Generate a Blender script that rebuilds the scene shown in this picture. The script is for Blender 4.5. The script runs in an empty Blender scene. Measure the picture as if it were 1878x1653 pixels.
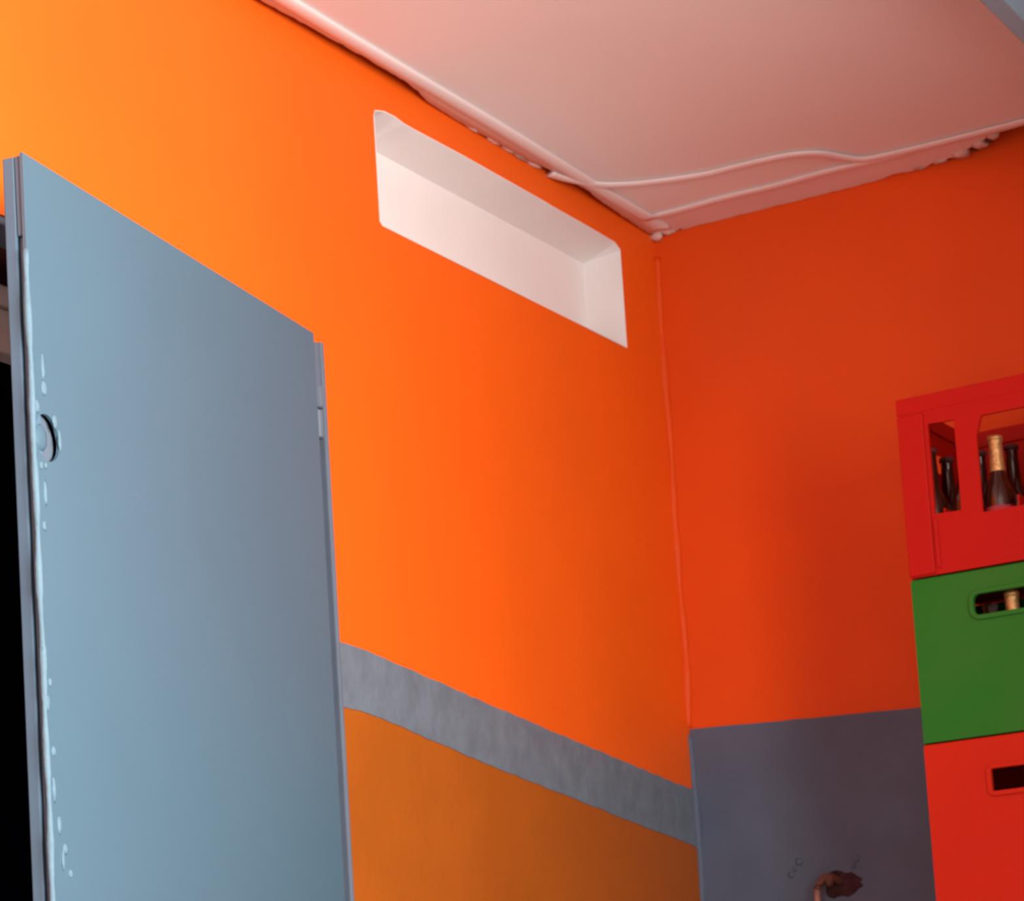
import bpy, bmesh, math, random
from mathutils import Vector, Matrix

# ---------------------------------------------------------------- camera
S = bpy.context.scene
W_PX, H_PX = 1878, 1653
ROLL, PITCH, YAW, F_PX, PP_Y = -0.06313, 0.12037, 0.51512, 4841.1, 1518.9
CAM = Vector((2.085, -4.372, 1.40))
v = Vector((-math.sin(YAW) * math.cos(PITCH), math.cos(YAW) * math.cos(PITCH), math.sin(PITCH)))
r0 = v.cross(Vector((0, 0, 1))).normalized()
u0 = r0.cross(v)
r = math.cos(ROLL) * r0 + math.sin(ROLL) * u0
u = -math.sin(ROLL) * r0 + math.cos(ROLL) * u0
cd = bpy.data.cameras.new('camera')
cam = bpy.data.objects.new('camera', cd)
S.collection.objects.link(cam)
cam.matrix_world = Matrix(((r.x, u.x, -v.x, CAM.x), (r.y, u.y, -v.y, CAM.y), (r.z, u.z, -v.z, CAM.z), (0, 0, 0, 1)))
cd.sensor_fit = 'HORIZONTAL'
cd.sensor_width = 36
cd.lens = F_PX * 36 / W_PX
cd.shift_y = (PP_Y - H_PX / 2) / W_PX
cd.clip_start = 0.05
cd.dof.use_dof = True                    # the photograph is slightly out of focus everywhere
cd.dof.focus_distance = 2.0
cd.dof.aperture_fstop = 30
S.camera = cam

# ---------------------------------------------------------------- world, daylight, exposure
w = bpy.data.worlds.new('sky'); S.world = w; w.use_nodes = True
bg = w.node_tree.nodes['Background']
bg.inputs[0].default_value = (0.80, 0.90, 1.0, 1)
bg.inputs[1].default_value = 1.0
S.view_settings.view_transform = 'Standard'
S.view_settings.look = 'None'
S.view_settings.exposure = 0.0
S.view_settings.gamma = 1.0
S.view_settings.use_curve_mapping = False

def area(name, loc, direction, sx, sy, power, color, spread):
    ld = bpy.data.lights.new(name, 'AREA'); ld.shape = 'RECTANGLE'
    ld.size, ld.size_y, ld.energy, ld.color = sx, sy, power, color
    ld.spread = math.radians(spread)        # a narrowed spread stands in for a deep reveal that is not built
    o = bpy.data.objects.new(name, ld); S.collection.objects.link(o)
    o.location = loc
    o.rotation_euler = Vector(direction).to_track_quat('-Z', 'Y').to_euler()
    return o
# daylight coming in at the window of the wall opposite the metal door
WIN = (-3.3, -2.0, 1.60, 2.85)            # y0, y1, z0, z1 of the window opening
area('window_daylight', (2.66, (WIN[0] + WIN[1]) / 2, (WIN[2] + WIN[3]) / 2), (-1, 0, 0), WIN[1] - WIN[0], WIN[3] - WIN[2], 76, (1.0, 0.97, 0.93), 106)
# weaker fill light added behind the viewer, in an opening made up for it
REAR = (0.5, 1.5, 2.1)                   # x0, x1, height of the rear opening added for the fill
area('rear_fill', ((REAR[0] + REAR[1]) / 2, -6.97, 1.05), (0, 1, 0), REAR[1] - REAR[0], REAR[2], 28, (0.90, 0.96, 1.0), 180)

# ---------------------------------------------------------------- materials
def material(name, col, rough=0.6, var=0.08, nscale=6.0, bump=0.15, bscale=60.0, spec=0.5, coat=0.0, metal=0.0, trans=0.0, col2=None, blotch=0.5):
    m = bpy.data.materials.new(name); m.use_nodes = True
    nt = m.node_tree; b = nt.nodes['Principled BSDF']
    tc = nt.nodes.new('ShaderNodeTexCoord')
    n = nt.nodes.new('ShaderNodeTexNoise'); n.inputs['Scale'].default_value = nscale; n.inputs['Detail'].default_value = 5
    nt.links.new(tc.outputs['Object'], n.inputs['Vector'])
    mx = nt.nodes.new('ShaderNodeMix'); mx.data_type = 'RGBA'
    c2 = col2 if col2 else tuple(max(0, c * (1 - var)) for c in col)
    c1 = col if col2 else tuple(min(1, c * (1 + var)) for c in col)
    mx.inputs['A'].default_value = (*c1, 1); mx.inputs['B'].default_value = (*c2, 1)
    rp = nt.nodes.new('ShaderNodeMapRange')
    rp.inputs['From Min'].default_value = blotch - 0.2; rp.inputs['From Max'].default_value = blotch + 0.2
    nt.links.new(n.outputs['Fac'], rp.inputs['Value'])
    nt.links.new(rp.outputs['Result'], mx.inputs['Factor'])
    nt.links.new(mx.outputs['Result'], b.inputs['Base Color'])
    n2 = nt.nodes.new('ShaderNodeTexNoise'); n2.inputs['Scale'].default_value = bscale; n2.inputs['Detail'].default_value = 3
    nt.links.new(tc.outputs['Object'], n2.inputs['Vector'])
    bp = nt.nodes.new('ShaderNodeBump'); bp.inputs['Strength'].default_value = bump; bp.inputs['Distance'].default_value = 0.004
    nt.links.new(n2.outputs['Fac'], bp.inputs['Height'])
    nt.links.new(bp.outputs['Normal'], b.inputs['Normal'])
    b.inputs['Roughness'].default_value = rough
    b.inputs['Metallic'].default_value = metal
    b.inputs['Specular IOR Level'].default_value = spec
    b.inputs['Coat Weight'].default_value = coat
    b.inputs['Transmission Weight'].default_value = trans
    return m

M = {}
M['orange_bounced'] = material('orange_paint_bounce_tint', (0.80, 0.088, 0.004), 0.55, 0.05, 3, 0.10, 90, spec=0.3)  # orange paint with the red of bounced light put into its colour
M['orange'] = material('orange_wall_paint', (0.88, 0.128, 0.0055), 0.55, 0.05, 3, 0.10, 90, spec=0.3)
M['ochre'] = material('ochre_wall_paint', (0.40, 0.100, 0.008), 0.5, 0.08, 5, 0.25, 40, spec=0.3)
M['band'] = material('grey_blue_band_paint', (0.15, 0.20, 0.245), 0.38, 0.12, 22, 0.6, 55, spec=0.45)
M['dado'] = material('grey_blue_dado_paint', (0.098, 0.140, 0.205), 0.55, 0.10, 6, 0.20, 40, spec=0.3)
M['white'] = material('white_plaster', (0.86, 0.83, 0.81), 0.7, 0.03, 5, 0.15, 40, spec=0.2)
M['ceiling'] = material('pale_ceiling_board', (0.83, 0.80, 0.78), 0.55, 0.03, 2, 0.04, 30, spec=0.3)
M['trim'] = material('pale_ceiling_trim', (0.80, 0.71, 0.69), 0.40, 0.03, 8, 0.15, 40, spec=0.4)
M['plaster'] = material('crumbled_plaster', (0.62, 0.42, 0.36), 0.85, 0.25, 40, 0.6, 120, spec=0.2)
M['dark_brown'] = material('dark_brown_fill', (0.10, 0.035, 0.02), 0.9, 0.3, 60, 0.5, 150, spec=0.1)
M['door'] = material('blue_metal_paint', (0.076, 0.153, 0.208), 0.36, 0.05, 2.2, 0.06, 18, spec=0.5)
M['doorframe'] = material('grey_metal_paint', (0.125, 0.165, 0.215), 0.45, 0.08, 8, 0.2, 40, spec=0.4)
M['dooredge'] = material('door_paint_bounce_offset', (0.095, 0.185, 0.265), 0.5, 0.06, 6, 0.1, 30, spec=0.3)  # door paint made bluer to offset orange bounce light on the edge
M['weld'] = material('rough_blue_paint', (0.12, 0.215, 0.275), 0.62, 0.1, 30, 0.3, 120, spec=0.3)
M['beam'] = material('light_blue_paint', (0.27, 0.50, 0.64), 0.45, 0.05, 6, 0.1, 40)
M['dark'] = material('passage_darkness', (0.020, 0.030, 0.095), 0.8, 0.2, 3, 0.1, 30, spec=0.2)  # darkness of the unlit passage put into the wall colour
M['maroon'] = material('dark_red_paint', (0.10, 0.02, 0.02), 0.7, 0.15, 5, 0.1, 30)
M['header'] = material('pale_concrete', (0.72, 0.64, 0.61), 0.8, 0.08, 9, 0.3, 60, spec=0.2)
M['red'] = material('red_plastic', (0.52, 0.009, 0.004), 0.5, 0.05, 5, 0.05, 80, spec=0.2)
M['redorange'] = material('orange_red_plastic', (0.62, 0.022, 0.004), 0.5, 0.05, 5, 0.05, 80, spec=0.2)
M['green'] = material('green_plastic', (0.012, 0.205, 0.014), 0.5, 0.1, 5, 0.05, 80, spec=0.25, col2=(0.040, 0.200, 0.026), blotch=0.56)
M['glass'] = material('brown_glass', (0.040, 0.008, 0.004), 0.10, 0.1, 5, 0.0, 20, spec=0.6, coat=0.3)
M['foil'] = material('gold_foil', (0.70, 0.42, 0.16), 0.40, 0.2, 90, 0.5, 200, metal=0.6)
M['silver'] = material('grey_foil', (0.45, 0.38, 0.34), 0.45, 0.2, 90, 0.5, 200, metal=0.5)
M['label'] = material('bottle_label_paper', (0.40, 0.035, 0.05), 0.6, 0.1, 20, 0.05, 80)
M['rust'] = material('rusty_metal', (0.15, 0.062, 0.040), 0.7, 0.3, 60, 0.5, 160, spec=0.3)
M['copper'] = material('tarnished_copper', (0.36, 0.19, 0.14), 0.6, 0.2, 60, 0.3, 160, spec=0.3)
M['stain'] = material('dark_damp_plaster', (0.050, 0.024, 0.026), 0.9, 0.4, 50, 0.5, 120, spec=0.1)
M['concrete'] = material('grey_floor_cement', (0.66, 0.64, 0.60), 0.6, 0.10, 3, 0.2, 40)
M['glasspane'] = material('window_frame_paint', (0.6, 0.6, 0.6), 0.5)

# ---------------------------------------------------------------- helpers
C = S.collection
def link(name, bm, mat, parent=None, smooth=False, bevel=0.0, seg=2):
    bmesh.ops.recalc_face_normals(bm, faces=bm.faces)
    if bevel > 0:
        es = [e for e in bm.edges if len(e.link_faces) == 2 and e.calc_face_angle(0) > 0.6]
        bmesh.ops.bevel(bm, geom=es, offset=bevel, segments=seg, profile=0.5, affect='EDGES', clamp_overlap=True)
    me = bpy.data.meshes.new(name); bm.to_mesh(me); bm.free()
    if smooth:
        for p in me.polygons: p.use_smooth = True
    me.materials.append(M[mat])
    o = bpy.data.objects.new(name, me); C.objects.link(o)
    if parent: o.parent = parent
    return o
def empty(name, loc=(0, 0, 0), rz=0.0):
    o = bpy.data.objects.new(name, None); C.objects.link(o)
    o.location = loc; o.rotation_euler = (0, 0, rz); o.empty_display_size = 0.1
    return o
def tag(o, label, cat, group=None, kind=None):
    o['label'] = label; o['category'] = cat
    if group: o['group'] = group
    if kind: o['kind'] = kind
    return o
def box(bm, x0, x1, y0, y1, z0, z1):
    vs = [bm.verts.new(p) for p in ((x0, y0, z0), (x1, y0, z0), (x1, y1, z0), (x0, y1, z0), (x0, y0, z1), (x1, y0, z1), (x1, y1, z1), (x0, y1, z1))]
    for f in ((0, 3, 2, 1), (4, 5, 6, 7), (0, 1, 5, 4), (1, 2, 6, 5), (2, 3, 7, 6), (3, 0, 4, 7)):
        bm.faces.new([vs[i] for i in f])
def panel(bm, outer, holes, fn, t):
    """flat plate outlined by 2-D loops with holes, extruded by t; fn(a, b, c) -> xyz"""
    loops = [outer] + holes
    tmp = bmesh.new(); edges = []; rings = []
    for lp in loops:
        vs = [tmp.verts.new((a, b, 0)) for a, b in lp]
        rings.append(vs)
        for i in range(len(vs)): edges.append(tmp.edges.new((vs[i], vs[(i + 1) % len(vs)])))
    bmesh.ops.triangle_fill(tmp, use_beauty=True, use_dissolve=False, edges=edges)
    tmp.verts.index_update()
    front = {vv.index: bm.verts.new(fn(vv.co.x, vv.co.y, 0)) for vv in tmp.verts}
    back = {vv.index: bm.verts.new(fn(vv.co.x, vv.co.y, t)) for vv in tmp.verts}
    for f in tmp.faces:
        bm.faces.new([front[q.index] for q in f.verts]); bm.faces.new([back[q.index] for q in reversed(f.verts)])
    for vs in rings:
        n = len(vs)
        for i in range(n):
            a, b = vs[i].index, vs[(i + 1) % n].index
            bm.faces.new([front[a], front[b], back[b], back[a]])
    tmp.free()
def tube(bm, pts, rad, seg=8, rads=None, squash=1.0):
    pts = [Vector(p) for p in pts]; prev = None; first = None
    for i, p in enumerate(pts):
        d = (pts[min(i + 1, len(pts) - 1)] - pts[max(i - 1, 0)]).normalized()
        a = Vector((0, 0, 1)) if abs(d.z) < 0.9 else Vector((1, 0, 0))
        s = d.cross(a).normalized(); t = s.cross(d)
        rr = rads[i] if rads else rad
        ring = [bm.verts.new(p + rr * (math.cos(2 * math.pi * k / seg) * s + squash * math.sin(2 * math.pi * k / seg) * t)) for k in range(seg)]
        if prev:
            for k in range(seg): bm.faces.new([prev[k], prev[(k + 1) % seg], ring[(k + 1) % seg], ring[k]])
        else: first = ring
        prev = ring
    bm.faces.new(list(reversed(first))); bm.faces.new(prev)
def lathe(bm, prof, seg=20, o=(0, 0, 0)):
    prev = None
    for rr, z in prof:
        ring = [bm.verts.new((o[0] + rr * math.cos(2 * math.pi * k / seg), o[1] + rr * math.sin(2 * math.pi * k / seg), o[2] + z)) for k in range(seg)]
        if prev:
            for k in range(seg): bm.faces.new([prev[k], prev[(k + 1) % seg], ring[(k + 1) % seg], ring[k]])
        else: bm.faces.new(list(reversed(ring)))
        prev = ring
    bm.faces.new(prev)
def lump(bm, c, rx, ry, rz, rnd, jag=0.25):
    ret = bmesh.ops.create_icosphere(bm, subdivisions=2, radius=1.0)
    for q in ret['verts']:
        k = 1 + rnd.uniform(-jag, jag)
        q.co = Vector((c[0] + q.co.x * rx * k, c[1] + q.co.y * ry * k, c[2] + q.co.z * rz * k))
def polyline(pts, step, amp, rnd):
    """resample a 2-D polyline with a little hand-made wobble"""
    out = []
    for (a0, b0), (a1, b1) in zip(pts[:-1], pts[1:]):
        n = max(1, int(math.hypot(a1 - a0, b1 - b0) / step))
        for i in range(n):
            t = i / n
            out.append((a0 + (a1 - a0) * t, b0 + (b1 - b0) * t + rnd.uniform(-amp, amp)))
    out.append(pts[-1])
    return out
rnd = random.Random(7)

# ---------------------------------------------------------------- structure
HC = 3.092            # underside of the ceiling board
HT = 3.26             # top of the walls above the board
XR, YR = 2.7, -7.0    # the room reaches to x = XR, y = YR
# left wall (x = 0) with the doorway and the white recess cut into it
vent_top = [(-0.986, 3.018), (-0.982, 3.028), (-0.955, 3.035), (-0.922, 3.0365), (-0.897, 3.0335), (-0.864, 3.0335), (-0.71, 3.0365), (-0.57, 3.037), (-0.431, 3.0375), (-0.408, 3.0368), (-0.27, 3.0372), (-0.17, 3.0365), (-0.149, 3.028)]
vent = [(-0.986, 2.846), (-0.978, 2.840)] + [(y, 2.840 + rnd.uniform(-0.001, 0.001)) for y in (-0.8, -0.6, -0.4, -0.25)] + [(-0.152, 2.839), (-0.148, 2.845)] + vent_top[::-1]
DOOR_Y0, DOOR_Y1, DOOR_Z = -2.42, -1.195, 2.600
outer = [(YR, 0), (DOOR_Y0, 0), (DOOR_Y0, DOOR_Z), (DOOR_Y1 + 0.0125, DOOR_Z), (DOOR_Y1 + 0.0125, 0), (0.0, 0), (0.0, HT), (YR, HT)]
bm = bmesh.new(); panel(bm, outer, [vent], lambda a, b, c: (-c, a, b), 0.20)
wall_left = tag(link('wall_left', bm, 'orange'), 'orange painted wall with a white recess high up and a blue metal door', 'wall', kind='structure')
# painted band and ochre paint below it
bt = [(-1.181, 2.152), (-1.154, 2.152), (-1.121, 2.151), (-1.069, 2.146), (-0.818, 2.117), (-0.556, 2.089), (-0.264, 2.058), (-0.001, 2.032)]
bb = [(-1.181, 2.055), (-1.155, 2.055), (-1.123, 2.054), (-1.064, 2.049), (-0.829, 2.018), (-0.569, 1.988), (-0.28, 1.956), (-0.001, 1.926)]
top = polyline(bt, 0.02, 0.0012, rnd); bot = polyline(bb, 0.02, 0.0012, rnd)
bm = bmesh.new(); panel(bm, bot + top[::-1], [], lambda a, b, c: (0.002 - c, a, b), 0.003)
link('painted_band', bm, 'band', wall_left)['label'] = 'grey-blue painted band sloping down to the corner'
bm = bmesh.new(); panel(bm, [(-1.181, 0.0), (-0.001, 0.0)] + [(a, b - 0.0004) for a, b in bot[::-1]], [], lambda a, b, c: (0.0012 - c, a, b), 0.002)
link('lower_paint', bm, 'ochre', wall_left)['label'] = 'darker ochre orange paint below the band'

# right wall (y = 0) and its dado
bm = bmesh.new(); box(bm, -0.2, XR + 0.2, 0.0, 0.2, 0, HT)
wall_right = tag(link('wall_right', bm, 'orange_bounced'), 'orange painted wall behind the bottle crates, coloured redder for bounced light', 'wall', kind='structure')
dt = polyline([(0.0015, 2.146), (0.46, 2.126), (1.2, 2.11), (XR, 2.1)], 0.03, 0.001, rnd)
bm = bmesh.new(); panel(bm, [(XR, 0), (0.0015, 0)] + dt, [], lambda a, b, c: (a, -0.002 + c, b), 0.003)
link('painted_dado', bm, 'dado', wall_right)['label'] = 'grey-blue paint on the lower part of the wall'
# rough bead of plaster down the corner
for nm, mt, z0, z1 in (('corner_bead', 'orange_bounced', 2.150, 3.06), ('corner_bead', 'dado', 1.5, 2.146)):
    pts, rads, z = [], [], z0
    while z < z1:
        g = math.sin(z * 23) + 0.7 * math.sin(z * 51 + 1)
        pts.append((0.001 + 0.0015 * math.sin(z * 17), -0.001 + 0.0012 * math.sin(z * 31), z))
        rads.append(max(0.006, 0.0085 + 0.0016 * g + rnd.uniform(-0.0008, 0.0008)))
        z += 0.012
    bm = bmesh.new(); tube(bm, pts, 0.006, 8, rads)
    link(nm, bm, mt, wall_right, smooth=True)
# the other walls, the floor and the closed roof above the board
bm = bmesh.new(); panel(bm, [(YR, 0), (0, 0), (0, HT), (YR, HT)], [[(WIN[0], WIN[2]), (WIN[1], WIN[2]), (WIN[1], WIN[3]), (WIN[0], WIN[3])]], lambda a, b, c: (XR + c, a, b), 0.2)
tag(link('wall_window', bm, 'white'), 'pale wall with the window, across the room from the metal door', 'wall', kind='structure')
bm = bmesh.new(); panel(bm, [(-0.2, 0), (REAR[0], 0), (REAR[0], REAR[2]), (REAR[1], REAR[2]), (REAR[1], 0), (XR + 0.2, 0), (XR + 0.2, HT), (-0.2, HT)], [], lambda a, b, c: (a, YR - c, b), 0.2)
tag(link('wall_rear', bm, 'white'), 'pale wall behind the viewer with an opening added for fill light', 'wall', kind='structure')
bm = bmesh.new(); box(bm, -1.6, XR + 0.2, YR - 0.2, 0.2, -0.1, 0)
tag(link('floor', bm, 'concrete'), 'grey cement floor of the room', 'floor', kind='structure')
bm = bmesh.new(); box(bm, -1.6, XR + 0.2, YR - 0.2, 0.2, HT, HT + 0.1)
tag(link('roof_slab', bm, 'dark_brown'), 'dark slab above the ceiling board', 'roof', kind='structure')
win = empty('window_2', (XR, (WIN[0] + WIN[1]) / 2, WIN[2])); tag(win, 'window in the wall across from the metal door', 'window', kind='structure')
hw, hh = (WIN[1] - WIN[0]) / 2, WIN[3] - WIN[2]
for nm, a in (('window_frame', (0.06, 0.11, -hw, hw, 0, 0.05)), ('window_frame', (0.06, 0.11, -hw, hw, hh - 0.05, hh)), ('window_frame', (0.06, 0.11, -hw, -hw + 0.05, 0.05, hh - 0.05)), ('window_frame', (0.06, 0.11, hw - 0.05, hw, 0.05, hh - 0.05)), ('mullion', (0.07, 0.10, -0.02, 0.02, 0.05, hh - 0.05))):
    bm = bmesh.new(); box(bm, *a); link(nm, bm, 'glasspane', win, bevel=0.004)

# white recess high in the left wall
rec = empty('window_1', (0, 0, 0)); tag(rec, 'long white blocked-up vent recess below the ceiling', 'vent', kind='structure')
XB = -0.076
bm = bmesh.new(); box(bm, XB - 0.02, XB, -1.02, -0.11, 2.80, 3.06); link('back_panel', bm, 'white', rec)
def liner(pts_front, pts_back, name):
    bm = bmesh.new()
    f = [bm.verts.new((0.0008, y, z)) for y, z in pts_front]; b = [bm.verts.new((XB, y, z)) for y, z in pts_back]
    f2 = [bm.verts.new((0.0008, y + dy, z + dz)) for (y, z), (dy, dz) in zip(pts_front, off)]; b2 = [bm.verts.new((XB, y + dy, z + dz)) for (y, z), (dy, dz) in zip(pts_back, off)]
    n = len(f)
    for i in range(n - 1):
        bm.faces.new([f[i], f[i + 1], b[i + 1], b[i]]); bm.faces.new([f2[i], b2[i], b2[i + 1], f2[i + 1]])
        bm.faces.new([f[i], f2[i], f2[i + 1], f[i + 1]]); bm.faces.new([b[i], b[i + 1], b2[i + 1], b2[i]])
    bm.faces.new([f[0], b[0], b2[0], f2[0]]); bm.faces.new([f[-1], f2[-1], b2[-1], b[-1]])
    return link(name, bm, 'white', rec)
T = 0.0015
off = [(0, T)] * len(vent_top)
liner([(y, z - T) for y, z in vent_top], [(y, 3.0150 + 0.003 * (y + 1)) for y, z in vent_top], 'soffit')
off = [(T, 0)] * 2
liner([(-0.149 - T, 2.841), (-0.149 - T, 3.026)], [(-0.150 - T, 2.841), (-0.150 - T, 3.0195)], 'reveal')
off = [(-T, 0)] * 2
liner([(-0.986 + T, 2.845), (-0.986 + T, 3.017)], [(-0.985 + T, 2.845), (-0.985 + T, 3.0170)], 'reveal')
off = [(0, -T)] * 2
liner([(-0.98, 2.840 + T), (-0.15, 2.840 + T)], [(-0.98, 2.842 + T), (-0.15, 2.842 + T)], 'sill')

# ---------------------------------------------------------------- ceiling board and its trims
bm = bmesh.new(); box(bm, 0.046, XR, YR, -0.112, HC, HC + 0.012)
ceiling = tag(link('ceiling', bm, 'ceiling'), 'pale pinkish ceiling board with sagging edge trims', 'ceiling', kind='structure')
# strip along the left wall, free wavy edge hanging a little off the wall
pts = [(-1.9, 0.004), (-1.6, 0.000), (-1.281, 0.012), (-1.1, 0.020), (-0.95, 0.022), (-0.889, 0.018), (-0.82, 0.006), (-0.738, 0.004), (-0.6, 0.006), (-0.5, 0.010), (-0.42, 0.016), (-0.385, 0.018), (-0.30, 0.020), (-0.22, 0.012), (-0.10, 0.006), (-0.03, 0.004)]
pl = polyline(pts, 0.012, 0.0016, rnd)
bm = bmesh.new(); prev = None
for y, x in pl:
    x = max(x, 0.0015)
    row = [bm.verts.new(p) for p in ((x, y, HC + 0.004), (x + 0.002, y, HC - 0.003), (0.5 * (x + 0.046), y, HC - 0.001), (0.050, y, HC - 0.004), (0.050, y, HC + 0.012), (x, y, HC + 0.012))]
    if prev:
        for k in range(6): bm.faces.new([prev[k], prev[(k + 1) % 6], row[(k + 1) % 6], row[k]])
    else: bm.faces.new(row)
    prev = row
bm.faces.new(list(reversed(prev)))
o = link('edge_strip', bm, 'trim', ceiling, smooth=True); o['label'] = 'pale strip with a wavy edge along the orange wall'
bm = bmesh.new(); tube(bm, [(0.043 + 0.0015 * math.sin(y * 7), y, HC - 0.003) for y in [-2.4 + 0.04 * i for i in range(58)]] + [(0.040, -0.112, HC - 0.003)], 0.014, 12, squash=0.36)
link('edge_bead', bm, 'trim', ceiling, smooth=True)
# strip along the right wall, broken off towards the right
top = polyline([(0.005, -0.001), (0.05, -0.004), (0.20, -0.001), (0.44, -0.002), (0.49, -0.012), (0.53, -0.006), (0.58, -0.022), (0.615, -0.020), (0.64, -0.045), (0.67, -0.060), (0.70, -0.085), (0.72, -0.112)], 0.012, 0.0022, rnd)
bm = bmesh.new(); panel(bm, [(0.046, -0.112)] + top[::-1][0:0] + [(0.005, -0.112)] + top, [], lambda a, b, c: (a, min(b, -0.0012), HC + 0.001 + c), 0.010)
o = link('edge_strip', bm, 'trim', ceiling); o['label'] = 'pale strip along the right wall with a crumbled end'
bm = bmesh.new(); tube(bm, [(0.040 + 0.03 * i, -0.111 + 0.002 * math.sin(i * 0.9), HC - 0.003) for i in range(52)], 0.0115, 12, squash=0.36)
link('edge_bead', bm, 'trim', ceiling, smooth=True)
# loose wavy bead hanging out of the corner
ctrl = [(0.010, -0.425), (0.022, -0.385), (0.054, -0.322), (0.095, -0.290), (0.137, -0.271), (0.185, -0.255), (0.2315, -0.2444), (0.285, -0.243), (0.336, -0.240), (0.385, -0.232), (0.427, -0.208), (0.452, -0.165), (0.475, -0.132), (0.52, -0.122), (0.60, -0.118), (0.77, -0.116), (1.0, -0.114)]
def spline(cp, n):
    out = []
    for i in range(len(cp) - 1):
        p = [Vector(cp[max(0, min(len(cp) - 1, j))]) for j in (i - 1, i, i + 1, i + 2)]
        for k in range(n):
            t = k / n
            out.append(0.5 * (2 * p[1] + (p[2] - p[0]) * t + (2 * p[0] - 5 * p[1] + 4 * p[2] - p[3]) * t * t + (3 * p[1] - p[0] - 3 * p[2] + p[3]) * t ** 3))
    out.append(Vector(cp[-1]))
    return out
sp = spline(ctrl, 5)
bm = bmesh.new(); tube(bm, [(p.x, p.y, HC - 0.004) for p in sp], 0.0110, 12, squash=0.40)
link('loose_bead', bm, 'trim', ceiling, smooth=True)['label'] = 'loose wavy bead hanging out of the ceiling corner'
# crumbs of plaster, and dark lumps standing for holes, where ceiling meets walls
spots = [(0.010, -0.010, 3.088, 0.014, 0.010, 0.008, 'plaster'), (0.034, -0.008, 3.094, 0.016, 0.008, 0.006, 'plaster'), (0.060, -0.006, 3.098, 0.009, 0.006, 0.005, 'dark_brown'),
         (0.455, -0.006, 3.106, 0.007, 0.006, 0.005, 'dark_brown'), (0.49, -0.010, 3.103, 0.016, 0.009, 0.007, 'plaster'), (0.52, -0.006, 3.102, 0.006, 0.005, 0.004, 'dark_brown'),
         (0.545, -0.014, 3.098, 0.018, 0.012, 0.008, 'plaster'), (0.58, -0.020, 3.096, 0.014, 0.010, 0.008, 'plaster'), (0.600, -0.016, 3.100, 0.008, 0.008, 0.006, 'dark_brown'),
         (0.625, -0.030, 3.094, 0.016, 0.014, 0.008, 'plaster'), (0.648, -0.022, 3.100, 0.007, 0.007, 0.006, 'dark_brown'), (0.665, -0.050, 3.093, 0.015, 0.014, 0.007, 'plaster'), (0.69, -0.060, 3.094, 0.009, 0.008, 0.006, 'dark_brown'), (0.70, -0.078, 3.092, 0.012, 0.012, 0.006, 'plaster')]
for y in (-0.47, -0.52, -0.56, -0.61, -0.68):
    spots.append((0.004, y, 3.092, 0.006, 0.020 + rnd.uniform(0, 0.008), 0.004, 'plaster'))
for s in spots:
    bm = bmesh.new(); lump(bm, s[:3], s[3], s[4], s[5], rnd, 0.22)
    link('plaster_crumb', bm, s[6], ceiling, smooth=True)

# blue beam under the ceiling, parallel to the left wall
beam = empty('ceiling_beam', (0.94, -2.0, HC)); tag(beam, 'light blue painted beam under the ceiling at the top right', 'beam')
bm = bmesh.new(); box(bm, -0.016, 0.016, -2.2, 1.9, -0.070, 0.0); link('beam_body', bm, 'beam', beam, bevel=0.003)

# ---------------------------------------------------------------- passage behind the doorway
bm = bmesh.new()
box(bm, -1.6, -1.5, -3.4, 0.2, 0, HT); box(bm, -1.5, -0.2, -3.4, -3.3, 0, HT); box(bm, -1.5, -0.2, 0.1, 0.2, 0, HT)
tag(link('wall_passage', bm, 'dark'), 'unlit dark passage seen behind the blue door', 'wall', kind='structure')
# ---------------------------------------------------------------- blue metal door
door = empty('door_1', (0, DOOR_Y1, 0)); tag(door, 'blue-grey painted sheet metal door standing ajar', 'door', kind='structure')
# frame: jambs and head of folded steel set into the doorway
yj = 0.0
for nm, a in (('door_frame', (-0.06, 0.006, 0.012, 0.022, 0, DOOR_Z + 0.004)), ('door_frame', (-0.06, -0.022, -0.012, 0.012, 0, DOOR_Z - 0.075)), ('door_frame', (-0.06, 0.004, -0.012, 0.012, DOOR_Z - 0.075, DOOR_Z + 0.002)), ('door_frame', (-0.06, -0.002, DOOR_Y0 - DOOR_Y1, DOOR_Y0 - DOOR_Y1 + 0.03, 0, DOOR_Z)), ('door_frame', (-0.06, -0.002, DOOR_Y0 - DOOR_Y1 + 0.03, -0.012, DOOR_Z - 0.012, DOOR_Z))):
    bm = bmesh.new(); box(bm, *a); link(nm, bm, 'doorframe', door, bevel=0.003)
bm = bmesh.new(); box(bm, -0.199, -0.061, DOOR_Y0 - DOOR_Y1, 0.0, DOOR_Z - 0.004, DOOR_Z - 0.0005); link('door_soffit', bm, 'maroon', door)
for z0, z1, x1 in ((2.468, 2.523, -0.100), (2.523, 2.533, -0.108), (2.533, 2.562, -0.100)):
    bm = bmesh.new(); box(bm, -0.13, x1, DOOR_Y0 - DOOR_Y1 + 0.001, 0.011, z0, z1); link('transom', bm, 'header', door, bevel=0.003)['label'] = 'pale transom board inside the doorway'
ANG = math.radians(9.07)
HX, HY = 0.030, -1.237 - DOOR_Y1            # front corner of the leaf at the hinge side
d = Vector((math.sin(ANG), -math.cos(ANG), 0)); nrm = Vector((math.cos(ANG), math.sin(ANG), 0))
LW, ZT = 0.806, 2.598
def leafpt(s, z, c):                      # c: depth behind the front face
    p = Vector((HX, HY, 0)) + d * s - nrm * c
    return (p.x, p.y, z)
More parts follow.
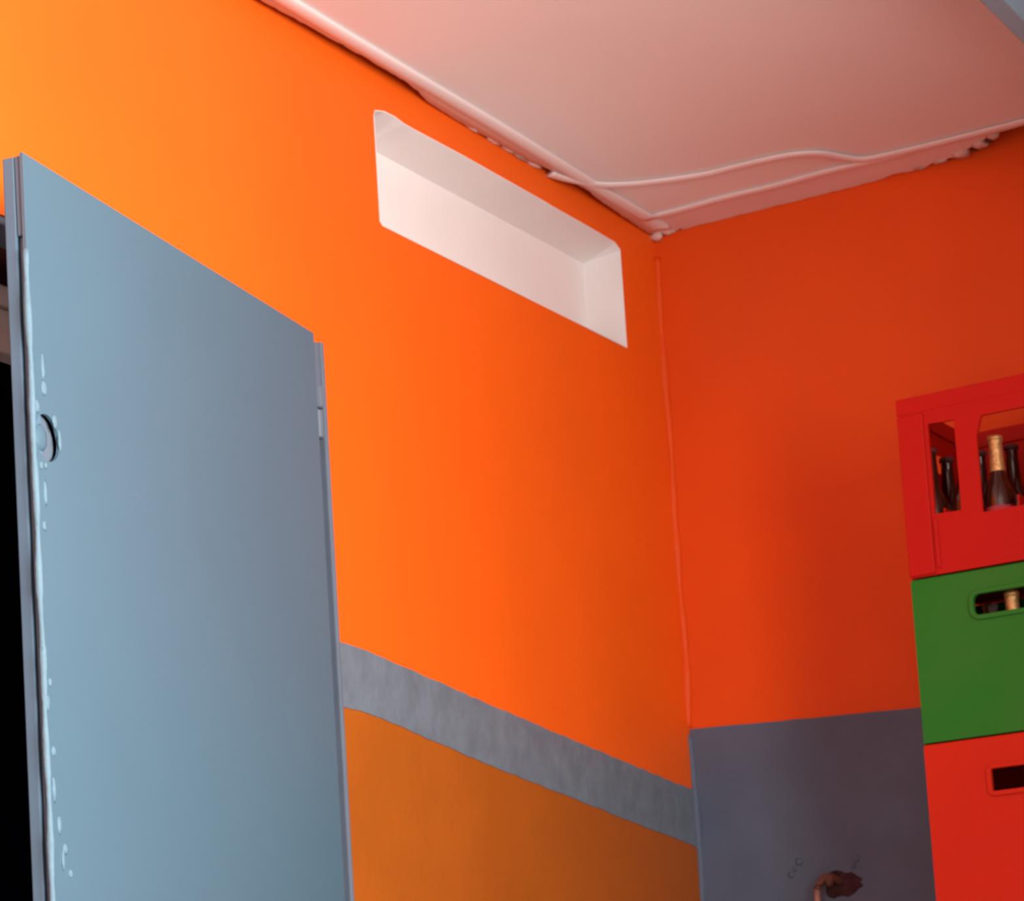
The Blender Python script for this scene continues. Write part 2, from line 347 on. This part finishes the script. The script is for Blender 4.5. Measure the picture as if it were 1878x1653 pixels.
def leafbox(bm, s0, s1, z0, z1, c0, c1):
    vs = [bm.verts.new(leafpt(s, z, c)) for s, z, c in ((s0, z0, c0), (s1, z0, c0), (s1, z0, c1), (s0, z0, c1), (s0, z1, c0), (s1, z1, c0), (s1, z1, c1), (s0, z1, c1))]
    for f in ((0, 3, 2, 1), (4, 5, 6, 7), (0, 1, 5, 4), (1, 2, 6, 5), (2, 3, 7, 6), (3, 0, 4, 7)):
        bm.faces.new([vs[i] for i in f])
LS, LZ, LR = 0.776, 2.259, 0.027         # lock hole
circ = [(LS + LR * (1 + 0.05 * math.sin(k * math.pi / 6)) * math.cos(k * math.pi / 12), LZ + LR * 1.05 * math.sin(k * math.pi / 12)) for k in range(24)]
# free edge of the sheet with welding wobble
edge = [(LW + (0.0012 * math.sin(z * 41) + rnd.uniform(-0.0009, 0.0009) if z < 2.4 else 0), z) for z in [0.05 + 0.02 * i for i in range(127)]]
bm = bmesh.new(); panel(bm, [(0, 0.02), (LW, 0.02)] + edge + [(LW, ZT), (0, ZT)], [circ], lambda a, b, c: leafpt(a, b, c), 0.004)
leaf = link('door_sheet', bm, 'door', door); leaf['label'] = 'flat blue-grey sheet steel face'
for nm, a in (('stile', (LW - 0.026, LW - 0.002, 0.02, ZT - 0.002, 0.0130, 0.029)), ('stile', (0.002, 0.024, 0.02, ZT - 0.002, 0.0045, 0.024)), ('rail', (0.024, LW - 0.026, ZT - 0.026, ZT - 0.002, 0.0045, 0.024)), ('rail', (0.024, LW - 0.026, 0.03, 0.06, 0.0045, 0.024)), ('rail', (0.024, LW - 0.026, 1.1, 1.14, 0.0045, 0.024)), ('edge_packing', (LW - 0.026, LW - 0.007, 0.02, ZT - 0.10, 0.0042, 0.0128)), ('edge_packing', (LW - 0.026, LW - 0.002, ZT - 0.10, ZT - 0.002, 0.0042, 0.0128))):
    bm = bmesh.new(); leafbox(bm, *a); link(nm, bm, 'dooredge' if nm != 'rail' else 'door', door, bevel=0.002)
# lock hole: recessed cup and rounded boss
bm = bmesh.new(); panel(bm, [(LS + 0.020 if a > LS + 0.020 else LS + (a - LS) * 1.15, LZ + (b - LZ) * 1.15) for a, b in circ], [], lambda a, b, c: leafpt(a, b, 0.0102 + c), 0.003)
link('lock_cup', bm, 'doorframe', leaf)
bm = bmesh.new(); ctr = Vector(leafpt(LS + 0.008, LZ - 0.001, 0.007)); lump(bm, (0, 0, 0), 0.007, 0.017, 0.018, rnd, 0.08)
bmesh.ops.transform(bm, matrix=Matrix.Translation(ctr) @ Matrix.Rotation(ANG, 4, 'Z'), verts=bm.verts)
link('lock_boss', bm, 'door', leaf, smooth=True)
# welding spatter and paint drips along the free edge
beads = [(0.779, 2.318, 0.005, 0.009), (0.797, 2.292, 0.005, 0.008), (0.757, 2.283, 0.005, 0.008), (0.748, 2.262, 0.003, 0.012), (0.793, 2.222, 0.003, 0.005), (0.783, 2.224, 0.003, 0.004), (0.780, 2.345, 0.003, 0.016), (0.786, 2.19, 0.003, 0.014), (0.791, 2.15, 0.004, 0.006),
         (0.803, 2.00, 0.004, 0.008), (0.794, 1.965, 0.003, 0.005), (0.801, 1.94, 0.004, 0.010), (0.792, 1.885, 0.004, 0.006), (0.795, 1.84, 0.003, 0.014), (0.786, 1.80, 0.004, 0.010), (0.775, 1.773, 0.005, 0.006), (0.765, 1.745, 0.004, 0.005), (0.781, 1.76, 0.003, 0.012)]
for s, z, a, b in beads:
    bm = bmesh.new(); lump(bm, (0, 0, 0), 0.0022, a * 1.25, b * 1.1, rnd, 0.16)
    bmesh.ops.transform(bm, matrix=Matrix.Translation(Vector(leafpt(s, z, 0.0))) @ Matrix.Rotation(ANG, 4, 'Z'), verts=bm.verts)
    link('weld_bead', bm, 'weld', leaf, smooth=True)
# rough welded bead down the free edge
pts, rads = [], []
for i in range(250):
    z = 0.03 + i * 0.01
    if z > ZT - 0.11: break
    pts.append(leafpt(LW - 0.0015 + 0.0008 * math.sin(z * 37), z, 0.002)); rads.append(0.0038 + 0.0006 * math.sin(z * 61) + rnd.uniform(0, 0.0009))
bm = bmesh.new(); tube(bm, pts, 0.004, 8, rads); link('edge_weld', bm, 'weld', leaf, smooth=True)
# hinges
for zc in (2.487, 1.30, 0.35):
    hg = empty('hinge', (0.014, -0.020, zc)); hg.parent = door
    for nm, z0, z1, rr in (('knuckle', 0.005, 0.038, 0.011), ('knuckle', -0.040, 0.003, 0.009)):
        bm = bmesh.new(); lathe(bm, [(rr * 0.8, z0), (rr, z0 + 0.002), (rr, z1 - 0.002), (rr * 0.8, z1)], 14); link(nm, bm, 'doorframe', hg, smooth=False)
    bm = bmesh.new(); box(bm, 0.0, 0.010, -0.034, -0.004, 0.004, 0.036); link('hinge_plate', bm, 'doorframe', hg, bevel=0.002)

# ---------------------------------------------------------------- rusty pipe stub in the dado
pipe = empty('pipe_stub', (0.235, 0.0, 1.845)); tag(pipe, 'rusty bent pipe stub coming out of the grey-blue lower wall', 'pipe')
bm = bmesh.new(); tube(bm, spline([(0.042, 0.03, -0.012), (0.038, -0.004, -0.008), (0.030, -0.018, -0.002), (0.019, -0.026, -0.004), (0.011, -0.030, -0.016), (0.008, -0.031, -0.024)], 4), 0.0068, 10); link('bent_pipe', bm, 'rust', pipe, smooth=True)
bm = bmesh.new(); tube(bm, spline([(0.0085, -0.031, -0.020), (0.007, -0.031, -0.05), (0.005, -0.031, -0.17)], 4), 0.0058, 10); link('down_pipe', bm, 'copper', pipe, smooth=True)
bm = bmesh.new(); lump(bm, (0.028, -0.020, -0.008), 0.009, 0.009, 0.012, rnd, 0.2); link('pipe_nut', bm, 'rust', pipe, smooth=True)
ol = [(0.034 + (0.036 + 0.012 * math.cos(k * math.pi / 12) + rnd.uniform(-0.005, 0.005)) * math.cos(k * math.pi / 12), -0.016 + (0.025 + rnd.uniform(-0.004, 0.004)) * math.sin(k * math.pi / 12)) for k in range(24)]
bm = bmesh.new(); panel(bm, ol, [], lambda a, b, c: (a, -0.0026 + c, b), 0.0008); link('broken_plaster', bm, 'stain', pipe)
for a, b, s in ((-0.035, 0.033, 0.007), (-0.052, 0.011, 0.006), (-0.044, 0.020, 0.004), (0.075, 0.026, 0.006), (0.068, 0.014, 0.005)):
    bm = bmesh.new(); lump(bm, (a, -0.003, b), s, 0.003, s, rnd, 0.2); link('plaster_crumb', bm, 'dado', pipe, smooth=True)

# ---------------------------------------------------------------- bottles
def scaled(prof): return [(rr * 0.86, z * 0.93) for rr, z in prof]
def make_bottle(foil):
    t = empty('beer_bottle')
    a = bmesh.new(); lathe(a, scaled([(0.024, 0.0), (0.029, 0.003), (0.030, 0.010), (0.030, 0.105), (0.028, 0.120), (0.021, 0.138), (0.0155, 0.150), (0.0135, 0.165), (0.0118, 0.205), (0.0125, 0.208), (0.0125, 0.214), (0.011, 0.216)]), 20)
    link('bottle_body', a, 'glass', t, smooth=True)
    if foil != 'plain':
        b = bmesh.new(); lathe(b, scaled([(0.0140, 0.156), (0.0150, 0.158), (0.0140, 0.168), (0.0126, 0.206), (0.0135, 0.209), (0.0135, 0.215), (0.0122, 0.2165)]), 16)
        link('neck_foil', b, foil, t, smooth=True)['label'] = 'gold foil around the neck' if foil == 'foil' else 'grey foil around the neck'
    c = bmesh.new(); lathe(c, scaled([(0.0145, 0.2135), (0.0148, 0.2165), (0.0138, 0.2205), (0.010, 0.2215)]), 21)
    link('crown_cap', c, 'maroon' if foil == 'plain' else foil, t, smooth=True)
    e = bmesh.new(); lathe(e, scaled([(0.0298, 0.030), (0.0304, 0.031), (0.0304, 0.092), (0.0298, 0.093)]), 20)
    link('paper_label', e, 'label', t, smooth=True)
    return t
def copy_thing(o):
    cpy = o.copy(); C.objects.link(cpy)
    for ch in o.children:
        k = ch.copy(); C.objects.link(k); k.parent = cpy
    return cpy

# ---------------------------------------------------------------- crates
CW, CDP = 0.40, 0.30
def slot_loop(x0, x1, z0, z1, rr, n=6):
    out = []
    for cx, cz, a0 in ((x1 - rr, z0 + rr, -90), (x1 - rr, z1 - rr, 0), (x0 + rr, z1 - rr, 90), (x0 + rr, z0 + rr, 180)):
        for k in range(n + 1):
            t = math.radians(a0 + 90 * k / n); out.append((cx + rr * math.cos(t), cz + rr * math.sin(t)))
    return out
def crate(name, x, z, h, mat, holes, side_holes, rz=0.0, lip=None, rim=0.02, proud=-0.0022):
    """front face at local y = 0, back at y = CDP, left edge at local x = 0"""
    t = empty(name, (x, -0.36, z), rz)
    T = 0.006
    bm = bmesh.new(); panel(bm, [(0.002, 0.0), (CW - 0.002, 0.0), (CW - 0.002, h - 0.003), (0.002, h - 0.003)], holes, lambda a, b, c: (a, c, b), T); link('front_panel', bm, mat, t)
    bm = bmesh.new(); panel(bm, [(0.002, 0.0), (CW - 0.002, 0.0), (CW - 0.002, h - 0.003), (0.002, h - 0.003)], [slot_loop(0.14, 0.26, 0.215, 0.235, 0.006)] if len(holes) > 1 else holes, lambda a, b, c: (a, CDP - T + c, b), T); link('back_panel', bm, mat, t)
    for xs in (0.0, CW - T):
        bm = bmesh.new(); panel(bm, [(T, 0.0), (CDP - T, 0.0), (CDP - T, h - 0.003), (T, h - 0.003)], side_holes, lambda a, b, c: (xs + c, a, b), T); link('side_panel', bm, mat, t)
    bm = bmesh.new(); box(bm, T, CW - T, T, CDP - T, 0.004, 0.012); link('crate_floor', bm, mat, t)
    bm = bmesh.new()
    panel(bm, [(-proud, -proud), (CW + proud, -proud), (CW + proud, CDP + proud), (-proud, CDP + proud)], [[(0.010, 0.010), (CW - 0.010, 0.010), (CW - 0.010, CDP - 0.010), (0.010, CDP - 0.010)]], lambda a, b, c: (a, b, h - rim + c), rim)
    link('top_rim', bm, mat, t, bevel=0.002)
    for xd in (0.066, 0.122, 0.192, 0.266, 0.333):
        bm = bmesh.new(); box(bm, xd - 0.0012, xd + 0.0012, T, CDP - T, 0.012, h * 0.36); link('divider', bm, mat, t)
    for k in range(1, 4):
        bm = bmesh.new(); box(bm, T, CW - T, k * CDP / 4 - 0.0012, k * CDP / 4 + 0.0012, 0.012, h * 0.355); link('divider', bm, mat, t)
    if lip:
        for zz in (0,):
            o2 = slot_loop(lip[0] - 0.008, lip[1] + 0.008, lip[2] - 0.008, lip[3] + 0.008, lip[4] + 0.008)
            bm = bmesh.new(); panel(bm, o2, [slot_loop(*lip)], lambda a, b, c: (a, -0.004 + c, b), 0.0045); link('slot_lip', bm, mat, t, bevel=0.0012)
    return t
CX = 0.588
top_holes = [[(0.052, 0.100), (0.097, 0.098), (0.097, 0.248), (0.052, 0.250)],
             [(0.133, 0.088), (0.267, 0.088), (0.267, 0.214), (0.256, 0.246), (0.144, 0.246), (0.133, 0.214)],
             [(0.303, 0.098), (0.348, 0.100), (0.348, 0.250), (0.303, 0.248)]]
top_side = [slot_loop(0.095, 0.205, 0.205, 0.240, 0.008)]
c_top = crate('bottle_crate', CX, 2.278, 0.300, 'red', top_holes, top_side, rz=-0.02, rim=0.028, proud=0.001)
tag(c_top, 'red plastic bottle crate with open windows, topmost of the stack', 'crate', 'stacked bottle crates')
for xs in (0.0, CW - 0.045):              # corner posts stand proud of the panels
    bm = bmesh.new(); box(bm, xs, xs + 0.045, -0.004, 0.002, 0.002, 0.27); link('corner_post', bm, 'red', c_top, bevel=0.0025)
for xs in (0.048, CW - 0.055):
    bm = bmesh.new(); box(bm, xs, xs + 0.007, -0.003, 0.001, 0.010, 0.092); link('panel_rib', bm, 'red', c_top, bevel=0.0015)
sl_g = (0.106, 0.262, 0.195, 0.229, 0.010)
c_mid = crate('bottle_crate', CX - 0.002, 2.006, 0.270, 'green', [slot_loop(*sl_g)], [slot_loop(0.095, 0.205, 0.193, 0.227, 0.010)], rz=-0.002, lip=sl_g)
tag(c_mid, 'green plastic bottle crate with a rounded hand slot between two red crates', 'crate', 'stacked bottle crates')
sl_r = (0.112, 0.262, 0.215 - 0.004, 0.251 - 0.004, 0.003)
c_low = crate('bottle_crate', CX - 0.003, 1.704, 0.300, 'redorange', [slot_loop(*sl_r)], [slot_loop(0.095, 0.205, 0.211, 0.247, 0.004)], rz=0.002, lip=sl_r)
tag(c_low, 'orange-red plastic bottle crate with a square hand slot under the green crate', 'crate', 'stacked bottle crates')
def copy_crate(src, z, label):
    t = copy_thing(src); t.location = (CX - 0.003, -0.36, z); t['label'] = label; return t
zz = 1.704
nth = ['first', 'second', 'third', 'fourth', 'fifth']
for k in range(5):
    zz -= 0.3005
    copy_crate(c_low, zz, 'orange-red plastic crate low in the stack, %s below the one under the green crate' % nth[k])
bm = bmesh.new()
for a in (0.0, 0.11, 0.22): box(bm, a, a + 0.08, 0, 0.30, zz - 0.022, zz - 0.001)
for b in (0.0, 0.13, 0.26): box(bm, 0, 0.30, b, b + 0.04, 0.0, zz - 0.022)
o = link('wooden_pallet', bm, 'header'); o.location = (CX + 0.05, -0.36, 0); tag(o, 'small wooden pallet under the crate stack', 'pallet')

proto = {}
def place(kind, cr, lx, ly, label, group):
    if kind in proto: o = copy_thing(proto[kind])
    else: o = proto[kind] = make_bottle(kind)
    rz = cr.rotation_euler.z
    o.location = cr.location + Vector((lx * math.cos(rz) - ly * math.sin(rz), lx * math.sin(rz) + ly * math.cos(rz), 0.0122))
    if cr is c_mid: o.scale = (1, 1, 1.07)
    tag(o, label, 'bottle', group)
ordn = ['first', 'second', 'third', 'fourth']
for row, ly in enumerate((0.038, 0.1125)):
    for col, lx in enumerate((0.0365, 0.094, 0.150, 0.2290)):
        kind = 'foil' if (row, col) == (0, 2) else 'plain'
        lab = 'brown bottle with gold neck foil behind the large window of the top red crate' if kind == 'foil' else 'dark brown bottle in the top red crate, %s row, %s from the left' % (('front', 'second')[row], ordn[col])
        place(kind, c_top, lx, ly, lab, 'bottles in the top red crate')
for lx, ly, kind, word in ((0.094, 0.1125, 'silver', 'grey'), (0.157, 0.038, 'foil', 'gold'), (0.229, 0.038, 'silver', 'pale grey')):
    place(kind, c_mid, lx, ly, 'dark brown bottle with %s neck foil behind the slot of the green crate' % word if word != 'pale grey' else 'grey foiled bottle standing furthest right in the green crate', 'bottles in the green crate')
